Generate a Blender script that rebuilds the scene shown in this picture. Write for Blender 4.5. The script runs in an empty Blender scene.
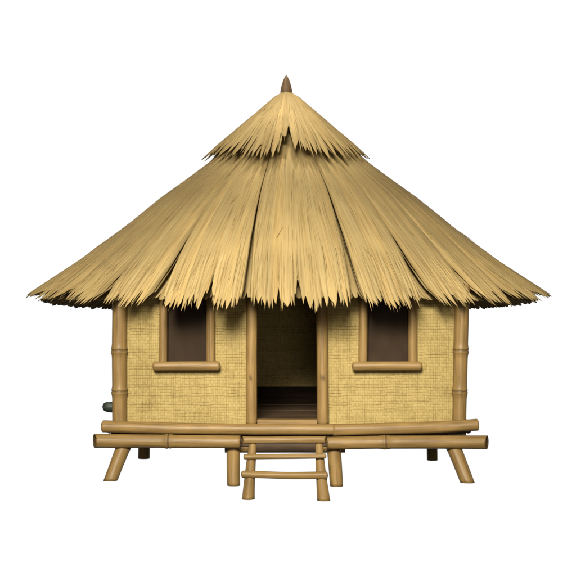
import bpy, math, random
from mathutils import Vector, noise
random.seed(7)
C = bpy.context.scene.collection
S = bpy.context.scene
R = math.radians
CAMY, CAMZ = -12.0, 1.6            # camera stands 12 m in front of the front wall

def at(px, py, Y):                 # measured photo position -> world point at depth Y (1 px = 1 cm on the front wall)
    k = (Y - CAMY) / 12.0 * 0.01
    return Vector(((px - 288) * k, Y, CAMZ - (py - 320) * k))

# ------------------------------------------------------------------ materials
def new_mat(name):
    m = bpy.data.materials.new(name); m.use_nodes = True
    n = m.node_tree.nodes; l = m.node_tree.links
    b = n['Principled BSDF']
    return m, n, l, b

def fibre(name, dark, mid, light, su, sv, rough=.6, bump=.3, spec=.3, big=1.2, use_tint=True, dist=.01):
    """fibrous material: UV u runs across the fibres, v along them (metres)"""
    m, n, l, b = new_mat(name)
    uv = n.new('ShaderNodeUVMap'); uv.uv_map = 'uv'
    mp = n.new('ShaderNodeMapping'); mp.inputs['Scale'].default_value = (su, sv, 1)
    l.new(uv.outputs[0], mp.inputs[0])
    t1 = n.new('ShaderNodeTexNoise'); t1.inputs['Scale'].default_value = 1; t1.inputs['Detail'].default_value = 5
    t1.inputs['Roughness'].default_value = .65
    l.new(mp.outputs[0], t1.inputs['Vector'])
    cr = n.new('ShaderNodeValToRGB'); e = cr.color_ramp.elements
    e[0].position = .28; e[0].color = (*dark, 1); e[1].position = .72; e[1].color = (*light, 1)
    k = e.new(.48); k.color = (*mid, 1)
    l.new(t1.outputs['Fac'], cr.inputs[0])
    tc = n.new('ShaderNodeTexCoord')
    t2 = n.new('ShaderNodeTexNoise'); t2.inputs['Scale'].default_value = big; t2.inputs['Detail'].default_value = 4
    l.new(tc.outputs['Object'], t2.inputs['Vector'])
    mr = n.new('ShaderNodeMapRange'); mr.inputs['From Min'].default_value = .3; mr.inputs['From Max'].default_value = .7
    mr.inputs['To Min'].default_value = .84; mr.inputs['To Max'].default_value = 1.12
    l.new(t2.outputs['Fac'], mr.inputs[0])
    mx = n.new('ShaderNodeMix'); mx.data_type = 'RGBA'; mx.blend_type = 'MULTIPLY'; mx.inputs[0].default_value = 1
    l.new(cr.outputs[0], mx.inputs[6]); l.new(mr.outputs[0], mx.inputs[7])
    out = mx.outputs[2]
    if use_tint:
        at_ = n.new('ShaderNodeAttribute'); at_.attribute_name = 'tint'
        m2 = n.new('ShaderNodeMix'); m2.data_type = 'RGBA'; m2.blend_type = 'MULTIPLY'; m2.inputs[0].default_value = 1
        l.new(out, m2.inputs[6]); l.new(at_.outputs['Color'], m2.inputs[7]); out = m2.outputs[2]
    l.new(out, b.inputs['Base Color'])
    b.inputs['Roughness'].default_value = rough
    b.inputs['Specular IOR Level'].default_value = spec
    bp = n.new('ShaderNodeBump'); bp.inputs['Strength'].default_value = bump; bp.inputs['Distance'].default_value = dist
    l.new(t1.outputs['Fac'], bp.inputs['Height']); l.new(bp.outputs[0], b.inputs['Normal'])
    return m

THATCH = fibre('thatch', (.195, .128, .044), (.315, .223, .089), (.375, .278, .120), 85, 1.1, rough=.75, bump=.2, spec=.15, big=1.4)
BAMBOO = fibre('bamboo', (.110, .063, .021), (.192, .117, .039), (.255, .162, .056), 34, 1.6, rough=.46, bump=.2, spec=.24, big=3.0)
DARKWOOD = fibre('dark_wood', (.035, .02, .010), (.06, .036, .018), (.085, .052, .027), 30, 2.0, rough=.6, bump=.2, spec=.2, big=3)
CUT = fibre('cut_end', (.06, .034, .014), (.11, .065, .026), (.16, .10, .045), 60, 60, rough=.8, bump=.2, spec=.1, big=8)
FINIAL = fibre('finial_wood', (.13, .078, .036), (.21, .130, .062), (.28, .18, .09), 30, 4, rough=.5, bump=.2, spec=.3, big=8)
PALE = fibre('plank_wood', (.17, .11, .05), (.25, .165, .075), (.31, .21, .10), 3.0, 40, rough=.6, bump=.15, spec=.2, big=3)
GREEN = fibre('green_stone', (.006, .010, .007), (.018, .025, .018), (.05, .062, .05), 12, 12, rough=.55, bump=.2, spec=.3, big=9)

def weave_mat(name, gain=1.0):
    m, n, l, b = new_mat(name)
    uv = n.new('ShaderNodeUVMap'); uv.uv_map = 'uv'
    def math_(op, a, bb=None, c=None):
        q = n.new('ShaderNodeMath'); q.operation = op
        for i, v in enumerate((a, bb, c)):
            if v is None: continue
            if isinstance(v, (int, float)): q.inputs[i].default_value = v
            else: l.new(v, q.inputs[i])
        return q.outputs[0]
    # wobble so that no row is ruler straight
    wb = n.new('ShaderNodeTexNoise'); wb.inputs['Scale'].default_value = 5; wb.inputs['Detail'].default_value = 3
    l.new(uv.outputs[0], wb.inputs['Vector'])
    sp = n.new('ShaderNodeSeparateXYZ'); l.new(uv.outputs[0], sp.inputs[0])
    sw = n.new('ShaderNodeSeparateColor'); l.new(wb.outputs['Color'], sw.inputs[0])
    x = math_('ADD', sp.outputs[0], math_('MULTIPLY', math_('SUBTRACT', sw.outputs[0], .5), .022))
    y = math_('ADD', sp.outputs[1], math_('MULTIPLY', math_('SUBTRACT', sw.outputs[1], .5), .034))
    U = math_('MULTIPLY', x, 1 / .022); V = math_('MULTIPLY', y, 1 / .029)
    fu = math_('FRACT', U); fv = math_('FRACT', V); iu = math_('FLOOR', U); iv = math_('FLOOR', V)
    gu = math_('MULTIPLY', math_('MULTIPLY', fu, math_('SUBTRACT', 1, fu)), 4)     # 0 at gap, 1 mid strand
    gv = math_('MULTIPLY', math_('MULTIPLY', fv, math_('SUBTRACT', 1, fv)), 4)
    par = math_('MODULO', math_('ABSOLUTE', math_('ADD', iu, iv)), 2)
    def wn(a, bb):
        cx = n.new('ShaderNodeCombineXYZ')
        for i, v in enumerate((a, bb)):
            if isinstance(v, (int, float)): cx.inputs[i].default_value = v
            else: l.new(v, cx.inputs[i])
        w = n.new('ShaderNodeTexWhiteNoise'); w.noise_dimensions = '3D'; l.new(cx.outputs[0], w.inputs[0]); return w.outputs[0]
    rowr = wn(3.3, iv); colr = wn(iu, 7.7); cellr = wn(iu, iv)
    # long dark breaks: noise stretched along rows / columns
    def str_noise(sx, sy):
        mp = n.new('ShaderNodeMapping'); mp.inputs['Scale'].default_value = (sx, sy, 1)
        cx = n.new('ShaderNodeCombineXYZ'); l.new(x, cx.inputs[0]); l.new(y, cx.inputs[1])
        l.new(cx.outputs[0], mp.inputs[0])
        t = n.new('ShaderNodeTexNoise'); t.inputs['Scale'].default_value = 1; t.inputs['Detail'].default_value = 4; t.inputs['Roughness'].default_value = .6
        l.new(mp.outputs[0], t.inputs['Vector']); return t.outputs['Fac']
    nr = str_noise(2.5, 45); nc = str_noise(60, 4); nb = str_noise(3, 3)
    def ss(v, a, bb, lo, hi):
        q = n.new('ShaderNodeMapRange'); q.interpolation_type = 'SMOOTHSTEP'
        q.inputs['From Min'].default_value = a; q.inputs['From Max'].default_value = bb
        q.inputs['To Min'].default_value = lo; q.inputs['To Max'].default_value = hi
        l.new(v, q.inputs[0]); return q.outputs[0]
    rowgap = math_('MULTIPLY', ss(gv, 0, .55, 1, 0), ss(rowr, .35, .95, .2, .95))
    colgap = math_('MULTIPLY', ss(gu, 0, .6, 1, 0), ss(colr, .2, 1, .12, .5))
    dark = math_('ADD', math_('MAXIMUM', rowgap, colgap), ss(nr, .5, .75, 0, .32))
    dark = math_('ADD', dark, ss(nc, .5, .75, 0, .3))
    dark = math_('ADD', dark, math_('MULTIPLY', cellr, .22))
    dark = math_('ADD', dark, ss(nb, .4, .65, -.04, .13))
    cr = n.new('ShaderNodeValToRGB'); e = cr.color_ramp.elements
    g = gain * 1.0
    e[0].position = 0; e[0].color = (.335 * g, .248 * g, .090 * g, 1); e[1].position = 1; e[1].color = (.10 * g, .060 * g, .016 * g, 1)
    k = e.new(.45); k.color = (.235 * g, .168 * g, .053 * g, 1)
    l.new(dark, cr.inputs[0]); l.new(cr.outputs[0], b.inputs['Base Color'])
    over = math_('ADD', math_('MULTIPLY', gu, par), math_('MULTIPLY', gv, math_('SUBTRACT', 1, par)))
    h = math_('ADD', over, math_('MULTIPLY', dark, -.8))
    bp = n.new('ShaderNodeBump'); bp.inputs['Strength'].default_value = .45; bp.inputs['Distance'].default_value = .004
    l.new(h, bp.inputs['Height']); l.new(bp.outputs[0], b.inputs['Normal'])
    b.inputs['Roughness'].default_value = .7; b.inputs['Specular IOR Level'].default_value = .2
    return m
WEAVE = weave_mat('woven_matting')

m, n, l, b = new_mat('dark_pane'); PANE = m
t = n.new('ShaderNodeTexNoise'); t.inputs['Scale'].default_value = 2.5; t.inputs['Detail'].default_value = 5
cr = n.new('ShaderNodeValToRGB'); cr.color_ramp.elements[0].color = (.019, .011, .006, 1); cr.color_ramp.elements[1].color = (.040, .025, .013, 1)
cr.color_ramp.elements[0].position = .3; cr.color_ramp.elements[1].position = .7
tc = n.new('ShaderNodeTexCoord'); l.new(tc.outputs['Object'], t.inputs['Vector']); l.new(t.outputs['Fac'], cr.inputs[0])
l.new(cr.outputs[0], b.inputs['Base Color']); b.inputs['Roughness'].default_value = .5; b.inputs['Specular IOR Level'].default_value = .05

# ------------------------------------------------------------------ mesh building
class MB:
    def __init__(s): s.v = []; s.f = []; s.uv = []; s.t = []; s.mi = []
    def vert(s, p, tint=1.0):
        s.v.append(tuple(p)); s.t.append(tint); return len(s.v) - 1
    def face(s, idx, uvs, mi=0):
        s.f.append(tuple(idx)); s.uv.extend(uvs); s.mi.append(mi)
    def build(s, name, mats, parent=None, smooth=True):
        me = bpy.data.meshes.new(name); me.from_pydata(s.v, [], s.f)
        ul = me.uv_layers.new(name='uv')
        ul.data.foreach_set('uv', [c for u in s.uv for c in u])
        ca = me.color_attributes.new('tint', 'FLOAT_COLOR', 'POINT')
        flat = []
        for q in s.t:
            if isinstance(q, (int, float)): flat += [q, q, q, 1]
            else: flat += [*q, 1]
        ca.data.foreach_set('color', flat)
        if not isinstance(mats, (list, tuple)): mats = [mats]
        for q in mats: me.materials.append(q)
        me.polygons.foreach_set('material_index', s.mi)
        me.polygons.foreach_set('use_smooth', [smooth] * len(s.f))
        me.update()
        o = bpy.data.objects.new(name, me); C.objects.link(o)
        if parent: o.parent = parent
        return o
    def box(s, lo, hi, along=0, mi=0):
        x0, y0, z0 = lo; x1, y1, z1 = hi
        b_ = .0
        P = [(x0, y0, z0), (x1, y0, z0), (x1, y1, z0), (x0, y1, z0), (x0, y0, z1), (x1, y0, z1), (x1, y1, z1), (x0, y1, z1)]
        for q in ((0, 1, 5, 4), (1, 2, 6, 5), (2, 3, 7, 6), (3, 0, 4, 7), (4, 5, 6, 7), (3, 2, 1, 0)):
            base = [s.vert(P[i]) for i in q]
            def uvf(p):
                a = p[along]; o = sum(p[i] for i in range(3) if i != along)
                return (o, a)
            s.face(base, [uvf(P[i]) for i in q], mi)

def catmull(pts, t):
    n_ = len(pts) - 1; f = min(max(t * n_, 0), n_ - 1e-6); i = int(f); u = f - i
    p0 = pts[max(i - 1, 0)]; p1 = pts[i]; p2 = pts[i + 1]; p3 = pts[min(i + 2, n_)]
    return .5 * ((2 * p1) + (p2 - p0) * u + (2 * p0 - 5 * p1 + 4 * p2 - p3) * u * u + (3 * p1 - p0 - 3 * p2 + p3) * u ** 3)

def bamboo(mb, pts, r0, r1=None, nodes=(), seg=28, cut0=0.0, cut1=0.0, round0=False, round1=False, wob=.02, knots=(), flare=None, seed=None, flat0=False):
    """a cane along pts; nodes = list of positions (0..1) where it has a joint ring; cut = slant of the sawn end (m)"""
    r1 = r0 if r1 is None else r1
    seed = random.random() * 50 if seed is None else seed
    pts = [Vector(p) for p in pts]
    if len(pts) == 2: pts = [pts[0], (pts[0] + pts[1]) / 2, pts[1]]
    L = sum((pts[i + 1] - pts[i]).length for i in range(len(pts) - 1))
    ts = set(i / max(8, int(L / .04)) for i in range(max(8, int(L / .04)) + 1))
    prof = {}
    rm = (r0 + r1) / 2
    for nd in nodes:
        for d, k, ti in ((-.9, 1, 1), (-.5, 1.03, .92), (-.3, 1.10, .8), (-.16, 1.13, .95), (-.06, 1.10, .6), (.0, 1.02, .38), (.07, 1.08, .65), (.17, 1.11, .95), (.3, 1.06, 1), (.6, 1, 1)):
            tt = nd + d * rm / L * 1.2
            if 0 < tt < 1: ts.add(tt); prof[tt] = (k, ti)
    for s_, rd in ((0, round0), (1, round1)):
        if rd:
            for q in (.15, .3, .5, .75, 1.0):
                ts.add(s_ + (1 if s_ == 0 else -1) * q * rm / L)
    ts = sorted(q for q in ts if 0 <= q <= 1)
    keys = sorted(prof)
    ts = [q for q in ts if q in prof or all(abs(q - kk) > .25 * rm / L for kk in keys)]
    rings = []; vv = 0; prev = None
    for t_ in ts:
        c = catmull(pts, t_); d = (catmull(pts, min(t_ + .01, 1)) - catmull(pts, max(t_ - .01, 0))).normalized()
        ref = Vector((0, 0, 1)) if abs(d.z) < .8 else Vector((0, -1, 0))
        a = d.cross(ref).normalized(); bb = a.cross(d).normalized()
        k, ti = prof.get(t_, (1, 1))
        r = (r0 + (r1 - r0) * t_) * k
        if flare: r *= flare(t_)
        for s_, rd in ((0, round0), (1, round1)):
            if rd:
                q = abs(t_ - s_) * L / rm
                if q < 1: r *= math.sqrt(max(1 - (1 - q) ** 2, .02)) * .97 + .03
        ring = []
        for j in range(seg):
            A = 2 * math.pi * j / seg
            dr = 1 + wob * noise.noise(Vector((math.cos(A) * 1.3 + seed, math.sin(A) * 1.3, t_ * L * 3)))
            off = a * math.cos(A) * r * dr + bb * math.sin(A) * r * dr
            p = c + off
            if flat0 and t_ * L < r0 * 1.6 and abs(d.z) > .2:
                w_ = 1 - t_ * L / (r0 * 1.6); p = p - d * ((p.z - c.z) / d.z) * w_
            if t_ == ts[0] and cut0: p = p + d * (-off.y / r) * cut0
            if t_ == ts[-1] and cut1: p = p - d * (-off.y / r) * cut1
            tint = ti
            for (kt, ka, kr) in knots:
                dd = math.hypot((t_ - kt) * L, (((A - ka + math.pi) % (2 * math.pi)) - math.pi) * r)
                if dd < kr: tint = min(tint, .45)
            ring.append(mb.vert(p, tint))
        rings.append((ring, t_ * L))
    for (ra, va), (rb, vb) in zip(rings, rings[1:]):
        for j in range(seg):
            k2 = (j + 1) % seg
            u0 = j / seg * 2 * math.pi * rm + seed; u1 = (j + 1) / seg * 2 * math.pi * rm + seed
            mb.face((ra[j], ra[k2], rb[k2], rb[j]), [(u0, va), (u1, va), (u1, vb), (u0, vb)])
    for (ring, _), inv, rd in ((rings[0], True, round0), (rings[-1], False, round1)):
        P = [Vector(mb.v[i]) for i in ring]; cen = sum(P, Vector()) / len(P)
        d = (cen - catmull(pts, .5)).normalized()
        # rim, then a shallow hollow
        lay = [ring]
        for f_, dep, ti in ((.80, 0, .9), (.70, -.25, .45), (0, -.3, .35)):
            if f_ == 0: lay.append([mb.vert(cen + d * dep * rm * (0 if rd else 1), ti)])
            else: lay.append([mb.vert(cen + (p - cen) * f_ + d * dep * rm * (0 if rd else 1), ti) for p in P])
        mi = 0 if rd else 1
        for A_, B_ in zip(lay, lay[1:]):
            for j in range(seg):
                k2 = (j + 1) % seg
                if len(B_) == 1: idx = (A_[j], A_[k2], B_[0])
                else: idx = (A_[j], A_[k2], B_[k2], B_[j])
                if inv: idx = idx[::-1]
                mb.face(idx, [((mb.v[i][1] + seed), mb.v[i][2]) for i in idx], mi)
BM = [BAMBOO, CUT]

def empty(name, loc, label, cat, group=None):
    o = bpy.data.objects.new(name, None); C.objects.link(o); o.location = loc
    o['label'] = label; o['category'] = cat
    if group: o['group'] = group
    return o
# the thing stands at the world origin so its parts keep plain metres
hut = empty('bamboo_hut', (0, 0, 0), 'bamboo hut on short stilts with woven mat walls and a wide shaggy straw roof', 'hut')

def cane(name, parent, pts, r0, r1=None, mats=None, label=None, **kw):
    mb = MB(); bamboo(mb, pts, r0, r1, **kw)
    o = mb.build(name, mats or BM, parent)
    if label: o['label'] = label
    return o

# ------------------------------------------------------------------ deck level
ZF = .60                                   # floor top
# ------------------------------------------------------------------ walls (woven matting on a thin slab)
DEPTH = 2.4
def slab(mb, ax, a0, a1, z0, z1, pos, th):
    """a mat slab: ax 'x' runs along x at y=pos, 'y' runs along y at x=pos"""
    if ax == 'x': lo = (a0, pos, z0); hi = (a1, pos + th, z1)
    else: lo = (pos, a0, z0); hi = (pos + th, a1, z1)
    x0, y0, z0 = lo; x1, y1, z1 = hi
    P = [(x0, y0, z0), (x1, y0, z0), (x1, y1, z0), (x0, y1, z0), (x0, y0, z1), (x1, y0, z1), (x1, y1, z1), (x0, y1, z1)]
    for q in ((0, 1, 5, 4), (1, 2, 6, 5), (2, 3, 7, 6), (3, 0, 4, 7), (4, 5, 6, 7), (3, 2, 1, 0)):
        mb.face([mb.vert(P[i]) for i in q], [(P[i][0] + P[i][1], P[i][2]) for i in q])

def front_wall(x0, x1, wx0, wx1):
    mb = MB(); zt = 1.97; ws = 1.14; wt = 1.86
    slab(mb, 'x', x0, wx0, ZF - .06, zt, 0, .03)
    slab(mb, 'x', wx1, x1, ZF - .06, zt, 0, .03)
    slab(mb, 'x', wx0, wx1, ZF - .06, ws, 0, .03)
    slab(mb, 'x', wx0, wx1, wt, zt, 0, .03)
    return mb.build('woven_wall', WEAVE, hut, smooth=False)
front_wall(-1.70, -.375, -1.24, -.79)
front_wall(.345, 1.70, .77, 1.225)
mb = MB(); slab(mb, 'x', -.375, .345, 1.95, 2.15, 0, .03); mb.build('wall_lintel', WEAVE, hut, smooth=False)
mb = MB(); slab(mb, 'y', .05, DEPTH, ZF - .06, 1.95, -1.70, .03); mb.build('woven_wall', WEAVE, hut, smooth=False)
mb = MB(); slab(mb, 'y', .05, DEPTH, ZF - .06, 1.95, 1.67, .03); mb.build('woven_wall', WEAVE, hut, smooth=False)
mb = MB(); slab(mb, 'x', -1.67, 1.67, ZF + .2, 1.95, DEPTH, .03); mb.build('woven_wall', WEAVE, hut, smooth=False)
mb = MB(); mb.box((-1.67, DEPTH - .02, ZF - .02), (1.67, DEPTH + .02, ZF + .20), 0); mb.build('dark_band', fibre('near_black', (.008, .005, .003), (.014, .009, .005), (.022, .014, .008), 30, 2, rough=.8, spec=.05), hut, smooth=False)  # near-black strip from the floor up to the back mat
# floor of planks running across
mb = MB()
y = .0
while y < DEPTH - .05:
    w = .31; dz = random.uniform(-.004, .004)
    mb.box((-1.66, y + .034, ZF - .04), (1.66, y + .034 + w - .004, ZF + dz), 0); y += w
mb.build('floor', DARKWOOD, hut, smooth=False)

# ------------------------------------------------------------------ corner posts
def P0(px, py, Y): return at(px, py, Y)
cane('corner_post', hut, [P0(119.6, 424, -.03), P0(119.4, 360, -.03), P0(119.8, 285, -.03)], .073, .074, nodes=(.288, .565), wob=.03, seed=3)
cane('corner_post', hut, [P0(459.2, 424, -.03), P0(460.5, 360, -.03), P0(462.2, 285, -.03)], .069, .075, nodes=(.288, .565), wob=.03, seed=9)
for sx in (-1.68, 1.68):
    cane('corner_post', hut, [(sx, DEPTH + .02, .40), (sx, DEPTH + .02, 1.9)], .07, .07, nodes=(.3, .6))

# ------------------------------------------------------------------ windows
def window(x0, x1, xl, xr, s0, s1, zs=361, seed=0):
    """x0..x1 opening px, xl/xr outer jamb px, s0..s1 sill px"""
    mb = MB()
    bamboo(mb, [P0((xl + x0) / 2, 365, -.035), P0((xl + x0) / 2 + .3, 290, -.035)], (x0 - xl) / 200 + .002, seg=20, wob=.05, seed=seed)
    bamboo(mb, [P0((xr + x1) / 2, 365, -.035), P0((xr + x1) / 2 - .3, 290, -.035)], (xr - x1) / 200 + .002, seg=20, wob=.05, seed=seed + 3)
    bamboo(mb, [P0(xl, 294, -.03), P0(xr, 294, -.03)], .042, seg=20, wob=.05)
    f = mb.build('window', BM, hut)
    cane('sill', f, [P0(s0, zs + 5.2, -.075), P0((s0 + s1) / 2, zs + 4.9, -.075), P0(s1, zs + 5.0, -.075)], .046, .045, round0=True, round1=True, wob=.05, seed=seed + 8)
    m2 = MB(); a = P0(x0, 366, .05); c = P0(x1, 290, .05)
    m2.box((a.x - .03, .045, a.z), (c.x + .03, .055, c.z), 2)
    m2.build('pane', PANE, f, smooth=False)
window(167, 206.5, 159.3, 215, 152.5, 220.5, seed=4)
window(367.3, 408.3, 358.8, 417, 352, 422.3, seed=14)

# ------------------------------------------------------------------ door frame
dfm = MB()
fr = bpy.data.objects.new('door_frame', None)
mb = MB()
bamboo(mb, [P0(251.7, 424, -.045), P0(251.5, 360, -.045), P0(252.3, 292, -.045)], .055, .055, nodes=(), seg=24, wob=.05, knots=[(.385, R(100), .022)], seed=21)
o = mb.build('door_post', BM, hut)
mb = MB()
bamboo(mb, [P0(323.0, 424, -.045), P0(322.4, 360, -.045), P0(321.6, 292, -.045)], .058, .055, nodes=(), seg=24, wob=.05, knots=[(.385, R(90), .022)], seed=31)
o = mb.build('door_post', BM, hut)
bpy.data.objects.remove(fr)
mb = MB(); a = P0(257.5, 423.5, 0); c = P0(317, 419, 0)
mb.box((a.x - .0, -.085, a.z - .03), (c.x + .0, .03, c.z), 0)
o = mb.build('threshold', BAMBOO, hut, smooth=False)
bv = o.modifiers.new('bevel', 'BEVEL'); bv.width = .012; bv.segments = 3

# ------------------------------------------------------------------ beams
YB = -.12
cane('upper_beam', hut, [P0(101, 426.3, YB), P0(160, 428.2, YB), P0(245, 429.3, YB), P0(339.5, 429.7, YB)], .060, .055, nodes=(), round0=True, wob=.04, seed=2)
cane('upper_beam', hut, [P0(333, 430.2, YB - .004), P0(400, 428.4, YB), P0(450, 426.6, YB), P0(479, 424.6, YB)], .060, .059, nodes=(), cut0=.0, round1=True, wob=.04, seed=5)
YL = -.20
cane('lower_beam', hut, [P0(94.5, 440.8, YL), P0(160, 441.3, YL), P0(240.5, 442, YL)], .070, .062, nodes=(.555,), cut0=.028, wob=.035, seed=6)
cane('lower_beam', hut, [P0(327, 443.2, YL), P0(400, 442.2, YL), P0(487, 442.3, YL)], .062, .068, nodes=(.415,), cut1=.028, wob=.035, seed=7)
# inner beam behind the ladder head and the cross bearers
cane('inner_beam', hut, [P0(225, 447, .02), P0(345, 447, .02)], .058, seed=12)
for xx in (-1.70, -.46, .46, 1.70):
    cane('floor_bearer', hut, [(xx, -.055, .425), (xx, DEPTH + .18, .425)], .05, seed=xx)
cane('back_beam', hut, [(-1.85, DEPTH + .12, .53), (1.85, DEPTH + .12, .53)], .06)
# light rail ends under the right tip
cane('side_rail', hut, [(1.76, -.06, .60), (1.76, DEPTH, .60)], .022, mats=[DARKWOOD, CUT], seg=14)
cane('side_rail', hut, [(1.80, -.02, .495), (1.80, DEPTH, .495)], .03, seg=14)
cane('side_rail', hut, [(-1.78, -.02, .495), (-1.78, DEPTH, .495)], .03, seg=14)

# dark rounded log end behind the left corner post
o = cane('log_end', hut, [P0(102.3, 406.6, .09), P0(108, 406.9, .09), P0(122, 407.5, .09)], .048, .056, mats=[GREEN, GREEN], seg=24, wob=.12, flare=lambda t_: max(.06, math.sqrt(max(0, 1 - (1 - min(t_ / .62, 1)) ** 2))),
         label='dark green-grey rounded log end')

mb = MB(); a = at(111, 446, -.04); c = at(466, 424, -.04)
mb.box((a.x, -.055, a.z), (c.x, -.035, c.z), 0); mb.build('gap_shade_plate', DARKWOOD, hut, smooth=False)  # added dark plate, its colour stands in for shade between the beams
# ------------------------------------------------------------------ legs
fl = lambda t_: 1 + .18 * max(0, (t_ - .72) / .28) ** 2
cane('leg', hut, [P0(110.6, 480.5, -.24), P0(117.6, 462, -.18), P0(125.5, 442, -.12)], .066, .072, flat0=True, wob=.05, flare=fl, seed=41)
cane('leg', hut, [P0(467.3, 482.5, -.24), P0(459.9, 463, -.18), P0(451.5, 442, -.12)], .067, .072, flat0=True, wob=.05, flare=fl, seed=42)
cane('leg', hut, [P0(233.8, 485.5, -.13), P0(233.2, 465, -.11), P0(233.4, 443, -.10)], .064, .068, wob=.05, flat0=True, seed=43)
cane('leg', hut, [P0(336.5, 486, -.13), P0(335, 465, -.11), P0(333.5, 443, -.10)], .066, .070, wob=.05, flat0=True, seed=44)
cane('leg', hut, [P0(144, 458.5, 1.55), P0(144.5, 436, 1.5)], .066, .066, wob=.05, flat0=True, seed=45)
cane('leg', hut, [P0(432.3, 460.3, 1.55), P0(432, 436, 1.5)], .060, .06, wob=.05, flat0=True, seed=46)

# ------------------------------------------------------------------ ladder (its own thing, it leans on the deck)
lad = empty('ladder', at(285, 499, -.62), 'short three-rung bamboo ladder standing below the open doorway of the hut', 'ladder')
org = lad.location.copy()
def lp(px, py, Y): return at(px, py, Y) - org
def lc(name, pts, r0, r1, **kw):
    mb = MB(); bamboo(mb, pts, r0, r1, **kw); return mb.build(name, BM, lad)
lc('rail', [lp(248.2, 499, -.60), lp(250.5, 470, -.47), lp(253.2, 440, -.34)], .062, .034, wob=.07, flat0=True, seed=51)
lc('rail', [lp(323.8, 500.3, -.60), lp(320.8, 470, -.47), lp(318.7, 440, -.34)], .062, .033, wob=.07, flat0=True, seed=52)
lc('rung', [lp(242.5, 440.3, -.385), lp(285, 440.0, -.385), lp(326, 439.8, -.385)], .036, .037, wob=.12, cut0=.01, cut1=.01, seed=53)
lc('rung', [lp(243.5, 456.8, -.48), lp(285, 456.4, -.48), lp(326.5, 456, -.48)], .025, .026, wob=.12, round0=True, round1=True, seed=54)
lc('rung', [lp(241, 474.2, -.55), lp(285, 475.4, -.55), lp(328, 475.4, -.55)], .033, .035, wob=.12, round0=True, round1=True, seed=55)
# dark kick board under the deck behind the ladder
mb = MB(); a = at(254, 452.5, -.06); c = at(319, 443, -.06)
mb.box((a.x, -.075, a.z), (c.x, -.045, c.z + .04), 0); o = mb.build('kick_board', DARKWOOD, hut, smooth=False)

# ------------------------------------------------------------------ thatched roof
CY = 1.5
K = .01125                                  # metres per photo pixel at the roof's axis
def interp(tab, s):
    for (a, va), (b_, vb) in zip(tab, tab[1:]):
        if s <= b_: return va + (vb - va) * (s - a) / (b_ - a)
    (a, va), (b_, vb) = tab[-2:]
    return vb + (vb - va) * (s - b_) / (b_ - a)
MAIN = [(r / 262, CAMZ + (320 - y_) * K) for r, y_ in ((0, 96), (25, 117), (60, 146), (81, 164.5), (106, 183), (130, 200), (167, 229.5), (213, 263), (262, 294))]
CAP = [(r / 83, CAMZ + (320 - y_) * K) for r, y_ in ((0, 92), (12, 99), (28, 113), (50, 131), (70, 147), (83, 158.5))]
RX = 253.5 * K; RY = 2.22
CRX = 79.5 * K; CRY = 1.0

class Roof:
    def __init__(s, tab, rx, ry, dip, cx=.008): s.tab, s.rx, s.ry, s.dip, s.cx = tab, rx, ry, dip, cx
    def p(s, t, ph, h=0.0):
        def q(t_, ph_):
            return Vector((s.cx + s.rx * t_ * math.sin(ph_), CY - s.ry * t_ * math.cos(ph_), interp(s.tab, t_) - s.dip * abs(math.cos(ph_)) ** 1.1 * t_ ** 3))
        a = q(t, ph)
        e = .004
        n_ = (q(t, ph + .01) - q(t, ph - .01)).cross(q(t + e, ph) - q(max(t - e, .001), ph))
        if n_.length < 1e-12: n_ = Vector((0, 0, 1))
        n_.normalize()
        if n_.z < 0: n_ = -n_
        return a + n_ * h
main = Roof(MAIN, RX, RY, .245)
cap = Roof(CAP, CRX, CRY, .13, -.016)

def shell(roof, t0, t1, ph0, ph1, nt, nph, hfun, th, mb, tint=1.0, dive=0.0):
    """closed curved slab of straw between two angles"""
    idx = {}
    for side in (0, 1):
        for i in range(nt + 1):
            for j in range(nph + 1):
                t_ = t0 + (t1 - t0) * i / nt; ph = ph0(t_) + (ph1(t_) - ph0(t_)) * j / nph
                h = hfun(t_, j / nph) - dive * max(0, (i / nt - .78) / .22) ** 1.5
                idx[side, i, j] = mb.vert(roof.p(t_, ph, h - (th if side else 0)), tint)
    def uvp(i, j):
        t_ = t0 + (t1 - t0) * i / nt; ph = ph0(t_) + (ph1(t_) - ph0(t_)) * j / nph
        return (ph * roof.rx * .62, t_ * roof.rx * 1.25)
    for i in range(nt):
        for j in range(nph):
            mb.face((idx[0, i, j], idx[0, i + 1, j], idx[0, i + 1, j + 1], idx[0, i, j + 1]), [uvp(i, j), uvp(i + 1, j), uvp(i + 1, j + 1), uvp(i, j + 1)])
            mb.face((idx[1, i, j], idx[1, i, j + 1], idx[1, i + 1, j + 1], idx[1, i + 1, j]), [uvp(i, j), uvp(i, j + 1), uvp(i + 1, j + 1), uvp(i + 1, j)])
    for i in range(nt):
        for j, fl_ in ((0, 0), (nph, 1)):
            q = (idx[0, i, j], idx[1, i, j], idx[1, i + 1, j], idx[0, i + 1, j])
            mb.face(q if not fl_ else q[::-1], [uvp(i, j)] * 4)
    for j in range(nph):
        mb.face((idx[0, nt, j], idx[1, nt, j], idx[1, nt, j + 1], idx[0, nt, j + 1]), [uvp(nt, j)] * 4)

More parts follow.
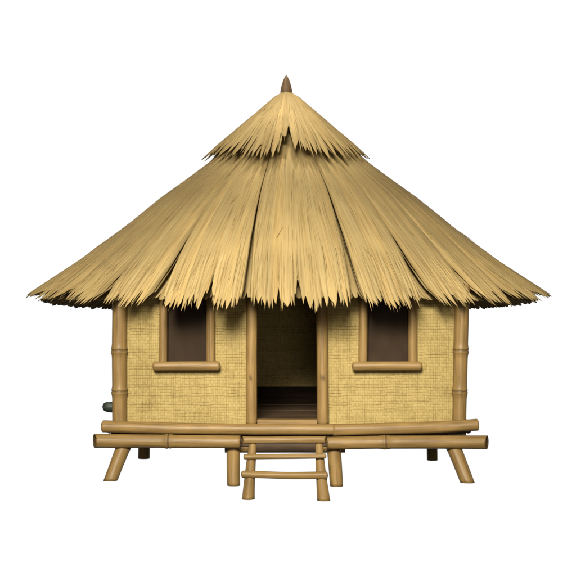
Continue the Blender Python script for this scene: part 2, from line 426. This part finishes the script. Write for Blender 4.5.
def blade(mb, roof, ph_a, ph_b, ta, tb, w, h_a, h_b, tint, hfun=None, droop=0.0, n_=9, thick=.35, curl=0.0):
    """one bundle of straw: widest at two thirds, ending in a point, ridge along its middle"""
    rows = []
    for i in range(n_ + 1):
        q = i / n_; t_ = ta + (tb - ta) * q; ph = ph_a + (ph_b - ph_a) * q
        ww = w * min(1, .35 + q * 1.6)
        if q > .72: ww *= max(0.0, 1 - ((q - .72) / .28) ** 1.5)
        h = h_a + (h_b - h_a) * q + (hfun(t_, ph) if hfun else 0)
        if i == 0: h -= .006
        c = roof.p(t_, ph, h); 
        side = (roof.p(t_, ph + .02) - roof.p(t_, ph - .02)).normalized()
        nn = (roof.p(t_, ph, .1) - roof.p(t_, ph, 0)).normalized()
        c = c - Vector((0, 0, 1)) * droop * max(0, (q - .6) / .4) ** 2 + side * curl * max(0, q - .6) ** 2
        rows.append((c, side, nn, ww, t_, ph))
    prev = None
    for (c, sd, nn, ww, t_, ph) in rows:
        hh = ww * thick
        cur = [mb.vert(c - sd * ww / 2 - nn * hh * .8, tint), mb.vert(c, tint), mb.vert(c + sd * ww / 2 - nn * hh * .8, tint), mb.vert(c - nn * hh * 2.0, tint)]
        u = ph * roof.rx * .62; v = t_ * roof.rx * 1.25
        uvc = [(u - ww / 2, v), (u, v), (u + ww / 2, v), (u, v)]
        if prev:
            pc, puv = prev
            for a, b_ in ((0, 1), (1, 2), (2, 3), (3, 0)):
                mb.face((pc[a], cur[a], cur[b_], pc[b_]), [puv[a], uvc[a], uvc[b_], puv[b_]])
        prev = (cur, uvc)

def straw_tint():
    a = random.gauss(1, .045); a = max(.86, min(1.12, a)); w = random.uniform(-.03, .03)
    return (a * (1 + w), a, a * (1 - w * 1.5))

roof = bpy.data.objects.new('roof', None)
def teeth(a0, a1, wlo, whi, rnd):
    """cut pattern between two angles (degrees): list of (angle, kind) with kind 0 valley .. 1 tip"""
    cols = []; x = a0
    while x < a1 - wlo * .5:
        w_ = min(rnd.uniform(wlo, whi) * rnd.choice((.6, 1, 1, 1.3)), a1 - x)
        if a1 - x - w_ < wlo * .5: w_ = a1 - x
        pk = rnd.uniform(.3, .7)
        cols += [(x, 0.0), (x + w_ * pk * .33, .46), (x + w_ * pk * .70, .78), (x + w_ * pk, 1.0), (x + w_ * (pk + (1 - pk) * .3), .78), (x + w_ * (pk + (1 - pk) * .67), .50)]
        x += w_
    cols.append((a1, 0.0))
    return cols

def sheet(mb, roof, cols, t0, nt, tips, phf, hf, th, relief, rel0, tint, close=False, sink=.0):
    """straw sheet with a ragged lower edge. cols: (u 0..1, kind); tips[k]: lower end of column k"""
    n_ = len(cols); top = []; bot = []
    for k, (u, kind) in enumerate(cols):
        ct, cb = [], []
        for i in range(nt + 1):
            q = i / nt; q = 1 - (1 - q) ** 1.35
            t_ = t0 + (tips[k] - t0) * q
            ph = phf(u, t_)
            rr = sst(t_, rel0, 1.0)
            h = hf(t_, u) + relief * (kind - .6) * rr - sink
            thk = th * (1 - .75 * sst(q, .85, 1))
            tn = tint if isinstance(tint, (int, float)) else tint[k]
            uv_ = (ph * roof.rx * .62, t_ * roof.rx * 1.25)
            ct.append((mb.vert(roof.p(t_, ph, h), tn), uv_)); cb.append((mb.vert(roof.p(t_, ph, h - thk), tn), uv_))
        top.append(ct); bot.append(cb)
    def quad(*v): mb.face([q[0] for q in v], [q[1] for q in v])
    for k in range(n_ - 1):
        for i in range(nt):
            quad(top[k][i], top[k][i + 1], top[k + 1][i + 1], top[k + 1][i])
            quad(bot[k][i], bot[k + 1][i], bot[k + 1][i + 1], bot[k][i + 1])
        quad(top[k][nt], bot[k][nt], bot[k + 1][nt], top[k + 1][nt])
    if not close:
        for i in range(nt):
            quad(top[0][i], bot[0][i], bot[0][i + 1], top[0][i + 1])
            quad(top[-1][i], top[-1][i + 1], bot[-1][i + 1], bot[-1][i])

def sst(x, a, b_):
    x = min(1, max(0, (x - a) / (b_ - a))); return x * x * (3 - 2 * x)
rt = random.Random(11)
def col_tints(cols, amp=.045):
    out = []; cur = straw_tint()
    for u, kind in cols:
        if kind == 0.0: cur = straw_tint()
        out.append(cur)
    return out

# under layer: inner straw sheet all round, shorter than the outer panels at the front
mb = MB()
def t_in(ph): return .915 + .055 * abs(math.sin(ph)) ** 2 + (.03 if math.cos(ph) < 0 else 0)
cols = [(a / 360 + .5, k) for a, k in teeth(-180, 180, .9, 2.0, rt)]
tips = [t_in((u - .5) * 2 * math.pi) + .012 * noise.noise(Vector((u * 160, 0, 3))) - (.022 if k < .1 else 0) - .012 * (1 - k) for u, k in cols]
sheet(mb, main, cols, .02, 30, tips, lambda u, t_: (u - .5) * 2 * math.pi, lambda t_, u: -.085, .05, .012, .7, .8, close=True)  # whole sheet tinted darker, shade below the panels put into its colour
bpy.data.objects.remove(roof)
roof = mb.build('roof', THATCH, hut)

left_rim = [-8.3, -28.5, -42.5, -55.5, -70, -90]; left_top = [-16, -35, -50, -64, -78, -93]
right_rim = [13.6, 29.8, 43, 54, 69, 89]; right_top = [20, 37, 51, 63, 75, 92]
back = [(112, 113), (136, 136), (160, 160), (183, 183), (207, 207), (231, 231)]
starts = {-8.3: .30, 13.6: .30, -28.5: .56, 29.8: .50, -42.5: .66, 43: .62, -55.5: .70, 54: .66}
rim = sorted(left_rim) + right_rim + [a for a, _ in back]; top = sorted(left_top) + right_top + [b_ for _, b_ in back]
n_p = len(rim)
for i in range(n_p):
    r0_, r1_ = rim[i], rim[(i + 1) % n_p]; t0_, t1_ = top[i], top[(i + 1) % n_p]
    s0_, s1_ = starts.get(r0_, .7), starts.get(r1_, .7)
    if i == n_p - 1: r1_ += 360; t1_ += 360
    mid = (r0_ + r1_) / 2
    rank = abs(((mid + 180) % 360) - 180)
    front = rank < 100
    gapL = random.uniform(.5, 1.0); gapR = random.uniform(.5, 1.0)
    if mid < -9: gapL = 3.0                     # the outer edge of each panel curls away from its neighbour
    elif mid > 13 and front: gapR = 3.0
    else: gapL, gapR = .9, 1.3
    if r0_ == 13.6: gapL = 1.0
    if r1_ == -8.3: gapR = .5
    def e0(t_, a=t0_, b_=r0_, g=gapL, s_=s0_): return R(a + (b_ - a) * min(1, max(t_, 0) ** .8) + .16 * sst(t_, s_ - .08, s_ + .05) + g * max(0, (t_ - s_) / (1 - s_)) ** 1.8)
    def e1(t_, a=t1_, b_=r1_, g=gapR, s_=s1_): return R(a + (b_ - a) * min(1, max(t_, 0) ** .8) - .16 * sst(t_, s_ - .08, s_ + .05) - g * max(0, (t_ - s_) / (1 - s_)) ** 1.8)
    base_h = .085 * max(0, 1 - rank / 85)       # panels nearer the door lie over their outer neighbours
    def hf(t_, j, base_h=base_h, i=i, s0_=s0_, s1_=s1_):
        e = abs(2 * j - 1); s_ = s0_ if j < .5 else s1_
        edge = max(0, 1 - e ** 6) ** .5
        w_ = sst(t_, s_ - .15, s_ + .15)
        return .012 + base_h * sst(t_, .15, .75) + .020 * t_ * edge - .022 * (1 - edge) * w_ + .010 * noise.noise(Vector((j * 5 + i * 7, t_ * 3, 0))) * t_
    def phf(u, t_, e0=e0, e1=e1): return e0(t_) + (e1(t_) - e0(t_)) * u
    def hph(t_, ph, e0=e0, e1=e1, hf=hf):
        a, b_ = e0(t_), e1(t_); j = min(1, max(0, (ph - a) / (b_ - a))); return hf(t_, j)
    mb = MB()
    width = abs(r1_ - r0_)
    notches = [(rt.uniform(.1, .9), rt.uniform(.02, .05), rt.uniform(.4, 1.0)) for _ in range(max(1, int(width / 6)))]
    if -9 < mid < 12: notches = [(.47, .080, .42), (.47, .03, 1.2), (.28, .035, .6), (.70, .03, .5), (.86, .03, .5)]
    if r1_ == -8.3: notches.append((.62, .075, .55))
    def tip(j, i=i, width=width, notches=notches):
        t_ = 1.010 + .014 * noise.noise(Vector((j * width * .35 + i * 13.7, 0, 0))) + .008 * noise.noise(Vector((j * width * 1.3 + i * 3.1, 5, 0)))
        for nj, nd, nw in notches: t_ -= nd * math.exp(-(((j - nj) * width) / nw) ** 2)
        e = abs(2 * j - 1); t_ -= .035 * e ** 7
        return t_
    for lay in (0, 1):
        cols = [(a / width, k) for a, k in teeth(0, width, (.7) if front else 1.5, 1.6 if front else 3, rt)]
        tips = []; vd = 0
        for u, k in cols:
            if k == 0.0:
                vd = rt.uniform(.035, .062) * (1.25 if rt.random() < .15 else 1); pk = rt.uniform(-.012, .008)
            tips.append(tip(u) + pk * k - vd * (1 - k) ** .9 - (.018 if lay else 0))
        tt = col_tints(cols)
        if lay: tt = [tuple(c * .92 for c in q) for q in tt]  # lower layer darkened, painted shade between the straw layers
        # the sheet's own colour only varies near the ends, so blend in by column
        sheet(mb, main, cols, .015 if lay == 0 else .70, 34 if lay == 0 else 12, tips, phf, hf, .026 if lay == 0 else .016, .016, .66, tt, sink=.0 if lay == 0 else .030)
    def put(j, ta, tb, w, h0, h1, tint, jit, **kw):
        j2 = min(.985, max(.015, j + random.gauss(0, jit)))
        pa = e0(ta) + (e1(ta) - e0(ta)) * j; pb = e0(tb) + (e1(tb) - e0(tb)) * j2
        blade(mb, main, pa, pb, ta, tb, w, h0, h1, tint, hph, **kw)
    # thin straws lying on the panel
    for k in range(int(width * (5.5 if front else 2))):
        j = random.uniform(.03, .97)
        tb = min(random.choice((random.uniform(.4, .97), random.uniform(.85, 1.0))), tip(j) - .03)
        put(j, max(.05, tb - random.uniform(.15, .45)), tb, random.uniform(.006, .018), -.004, random.uniform(.0, .004), straw_tint(), .006, n_=8, thick=.2)
    for k in range(int(width * (.8 if front else .4))):
        j = random.uniform(.03, .97); tb = tip(j) + random.uniform(-.02, .006)
        put(j, tb - .12, tb, random.uniform(.007, .013), -.002, random.uniform(-.02, .0), straw_tint(), .01, n_=6, thick=.3, droop=.01)
    # a few straws have slipped and stand off the surface
    for k in range(1 if front else 0):
        j = random.uniform(.1, .9); tb = random.uniform(.5, .9)
        pa = e0(tb) + (e1(tb) - e0(tb)) * j
        blade(mb, main, pa, pa + R(random.choice((-1, 1)) * random.uniform(1, 2.5)), tb - .06, tb, .007, .002, .012, (.8, .75, .65), hph, n_=6, thick=.4)
    mb.build('thatch_panel', THATCH, roof)

# cap
mb = MB()
def caph(t_, ph): return .02 + .010 * noise.noise(Vector((math.cos(ph) * 3, math.sin(ph) * 3, t_)))
def ctip(deg):
    return 1.02 + .03 * noise.noise(Vector((deg * .07, 3, 0))) + .03 * noise.noise(Vector((deg * .2, 8, 1))) - .25 * max(0, 1 - abs(deg - .5) / 5.5) - .08 * math.exp(-((deg - 8) / 9) ** 2)
for lay in (0, 1):
    cols = [(a / 360 + .5, k) for a, k in teeth(-180, 180, 3.6, 8.0, rt)]
    tips = []
    for u, k in cols:
        if k == 0.0: vd = rt.uniform(.16, .30); pk = rt.uniform(-.05, .03)
        tips.append(ctip(u * 360 - 180) + pk * k - vd * (1 - k) ** .9 - (.06 if lay else 0))
    tips[-1] = tips[0]
    tt = col_tints(cols)
    if lay: tt = [tuple(c * .92 for c in q) for q in tt]  # shade under the cap's top layer painted into the lower one
    sheet(mb, cap, cols, .02 if lay == 0 else .45, 22, tips, lambda u, t_: (u - .5) * 2 * math.pi, lambda t_, u: caph(t_, (u - .5) * 2 * math.pi), .022, .018, .45, tt, close=True, sink=0 if lay == 0 else .028)
for k in range(420):
    ph = random.uniform(-math.pi, math.pi); tb = min(random.uniform(.35, 1.0), ctip(math.degrees(ph)) - .1)
    blade(mb, cap, ph, ph + random.gauss(0, .012), max(.03, tb - random.uniform(.25, .5)), tb, random.uniform(.006, .014), -.003, random.uniform(.001, .004), straw_tint(), caph, n_=6, thick=.25)
for k in range(70):
    ph = random.uniform(-math.pi, math.pi); tb = ctip(math.degrees(ph)) - random.uniform(0, .05)
    blade(mb, cap, ph, ph + random.gauss(0, .03), tb - .3, tb, random.uniform(.006, .012), -.002, .0, straw_tint(), caph, n_=6, thick=.3, droop=.01)
mb.build('roof_cap', THATCH, roof)

# finial
mb = MB(); base = at(286.3, 96, CY)
prof = [(0, .0), (.063, .0), (.076, .006), (.078, .018), (.066, .030), (.067, .042), (.064, .07), (.057, .105), (.045, .15), (.030, .19), (.016, .218), (.006, .232), (0, .236)]
prev = None
for k, (r, h) in enumerate(prof):
    ring = [mb.vert(base + Vector((r * math.cos(a * math.pi / 14) + .02 * (h / .22) ** 2 * 0, r * math.sin(a * math.pi / 14), h)), .5 if k in (4,) else 1) for a in range(28)]
    if prev:
        for j in range(28):
            k2 = (j + 1) % 28
            mb.face((prev[j], prev[k2], ring[k2], ring[j]), [(j * .014, h), (j * .014 + .014, h), (j * .014 + .014, h + .02), (j * .014, h + .02)])
    prev = ring
mb.build('finial', FINIAL, roof)

# ------------------------------------------------------------------ camera
cd = bpy.data.cameras.new('camera'); cam = bpy.data.objects.new('camera', cd); C.objects.link(cam)
cam.location = (0, CAMY, CAMZ); cam.rotation_euler = (R(90), 0, 0)
cd.sensor_width = 36; cd.lens = 75; cd.shift_y = 32 / 576; cd.clip_end = 500
S.camera = cam

# ------------------------------------------------------------------ light: a white studio, lit behind, with a large soft lamp over the camera
w = bpy.data.worlds.new('World'); S.world = w; w.use_nodes = True
n = w.node_tree.nodes; l = w.node_tree.links
bg = n['Background']; tc = n.new('ShaderNodeTexCoord'); sp = n.new('ShaderNodeSeparateXYZ')
l.new(tc.outputs['Generated'], sp.inputs[0])
def mrw(src, a, b_, lo, hi):
    q = n.new('ShaderNodeMapRange'); q.interpolation_type = 'SMOOTHSTEP'
    q.inputs['From Min'].default_value = a; q.inputs['From Max'].default_value = b_
    q.inputs['To Min'].default_value = lo; q.inputs['To Max'].default_value = hi
    l.new(src, q.inputs[0]); return q.outputs[0]
back_w = mrw(sp.outputs['Y'], .70, .82, 0, 1)
room = mrw(sp.outputs['Z'], -.5, .5, .02, .20)
mx = n.new('ShaderNodeMix'); mx.data_type = 'RGBA'
l.new(back_w, mx.inputs[0])
cmb = n.new('ShaderNodeCombineColor')
for i, k_ in enumerate((1, .92, .78)):
    q_ = n.new('ShaderNodeMath'); q_.operation = 'MULTIPLY'; q_.inputs[1].default_value = k_
    l.new(room, q_.inputs[0]); l.new(q_.outputs[0], cmb.inputs[i])
l.new(cmb.outputs[0], mx.inputs[6]); mx.inputs[7].default_value = (1.02, 1.02, 1.02, 1)
l.new(mx.outputs[2], bg.inputs['Color']); bg.inputs['Strength'].default_value = 1

def spot(name, loc, target, radius, power, ang, scale=(1, 1, 1), col=(1, .955, .86)):
    ld = bpy.data.lights.new(name, 'SPOT'); ld.shadow_soft_size = radius; ld.energy = power; ld.color = col
    ld.spot_size = R(ang); ld.spot_blend = 1.0
    o = bpy.data.objects.new(name, ld); C.objects.link(o); o.location = loc; o.scale = scale
    o.rotation_euler = (Vector(target) - Vector(loc)).to_track_quat('-Z', 'Y').to_euler()
spot('key_lamp', (-1.2, -12.8, 7.0), (0, -.5, 1.30), 2.2, 25500, 24, (1.6, 1, 1))
spot('cap_boost', (-.2, .2, 12.3), (0, 1.15, 3.8), .5, 8000, 9.5)  # added narrow spot to brighten the roof cap, no known source
# weak frontal fill from beside the camera
ld = bpy.data.lights.new('fill_lamp', 'AREA'); ld.shape = 'DISK'; ld.size = 2.5; ld.energy = 150; ld.color = (1, .93, .80)
o = bpy.data.objects.new('fill_lamp', ld); C.objects.link(o); o.location = (1.2, -13.5, 1.4)
o.rotation_euler = (R(90), 0, 0)

S.render.engine = 'CYCLES'
S.view_settings.view_transform = 'Standard'; S.view_settings.look = 'None'
S.view_settings.exposure = 0; S.view_settings.gamma = 1
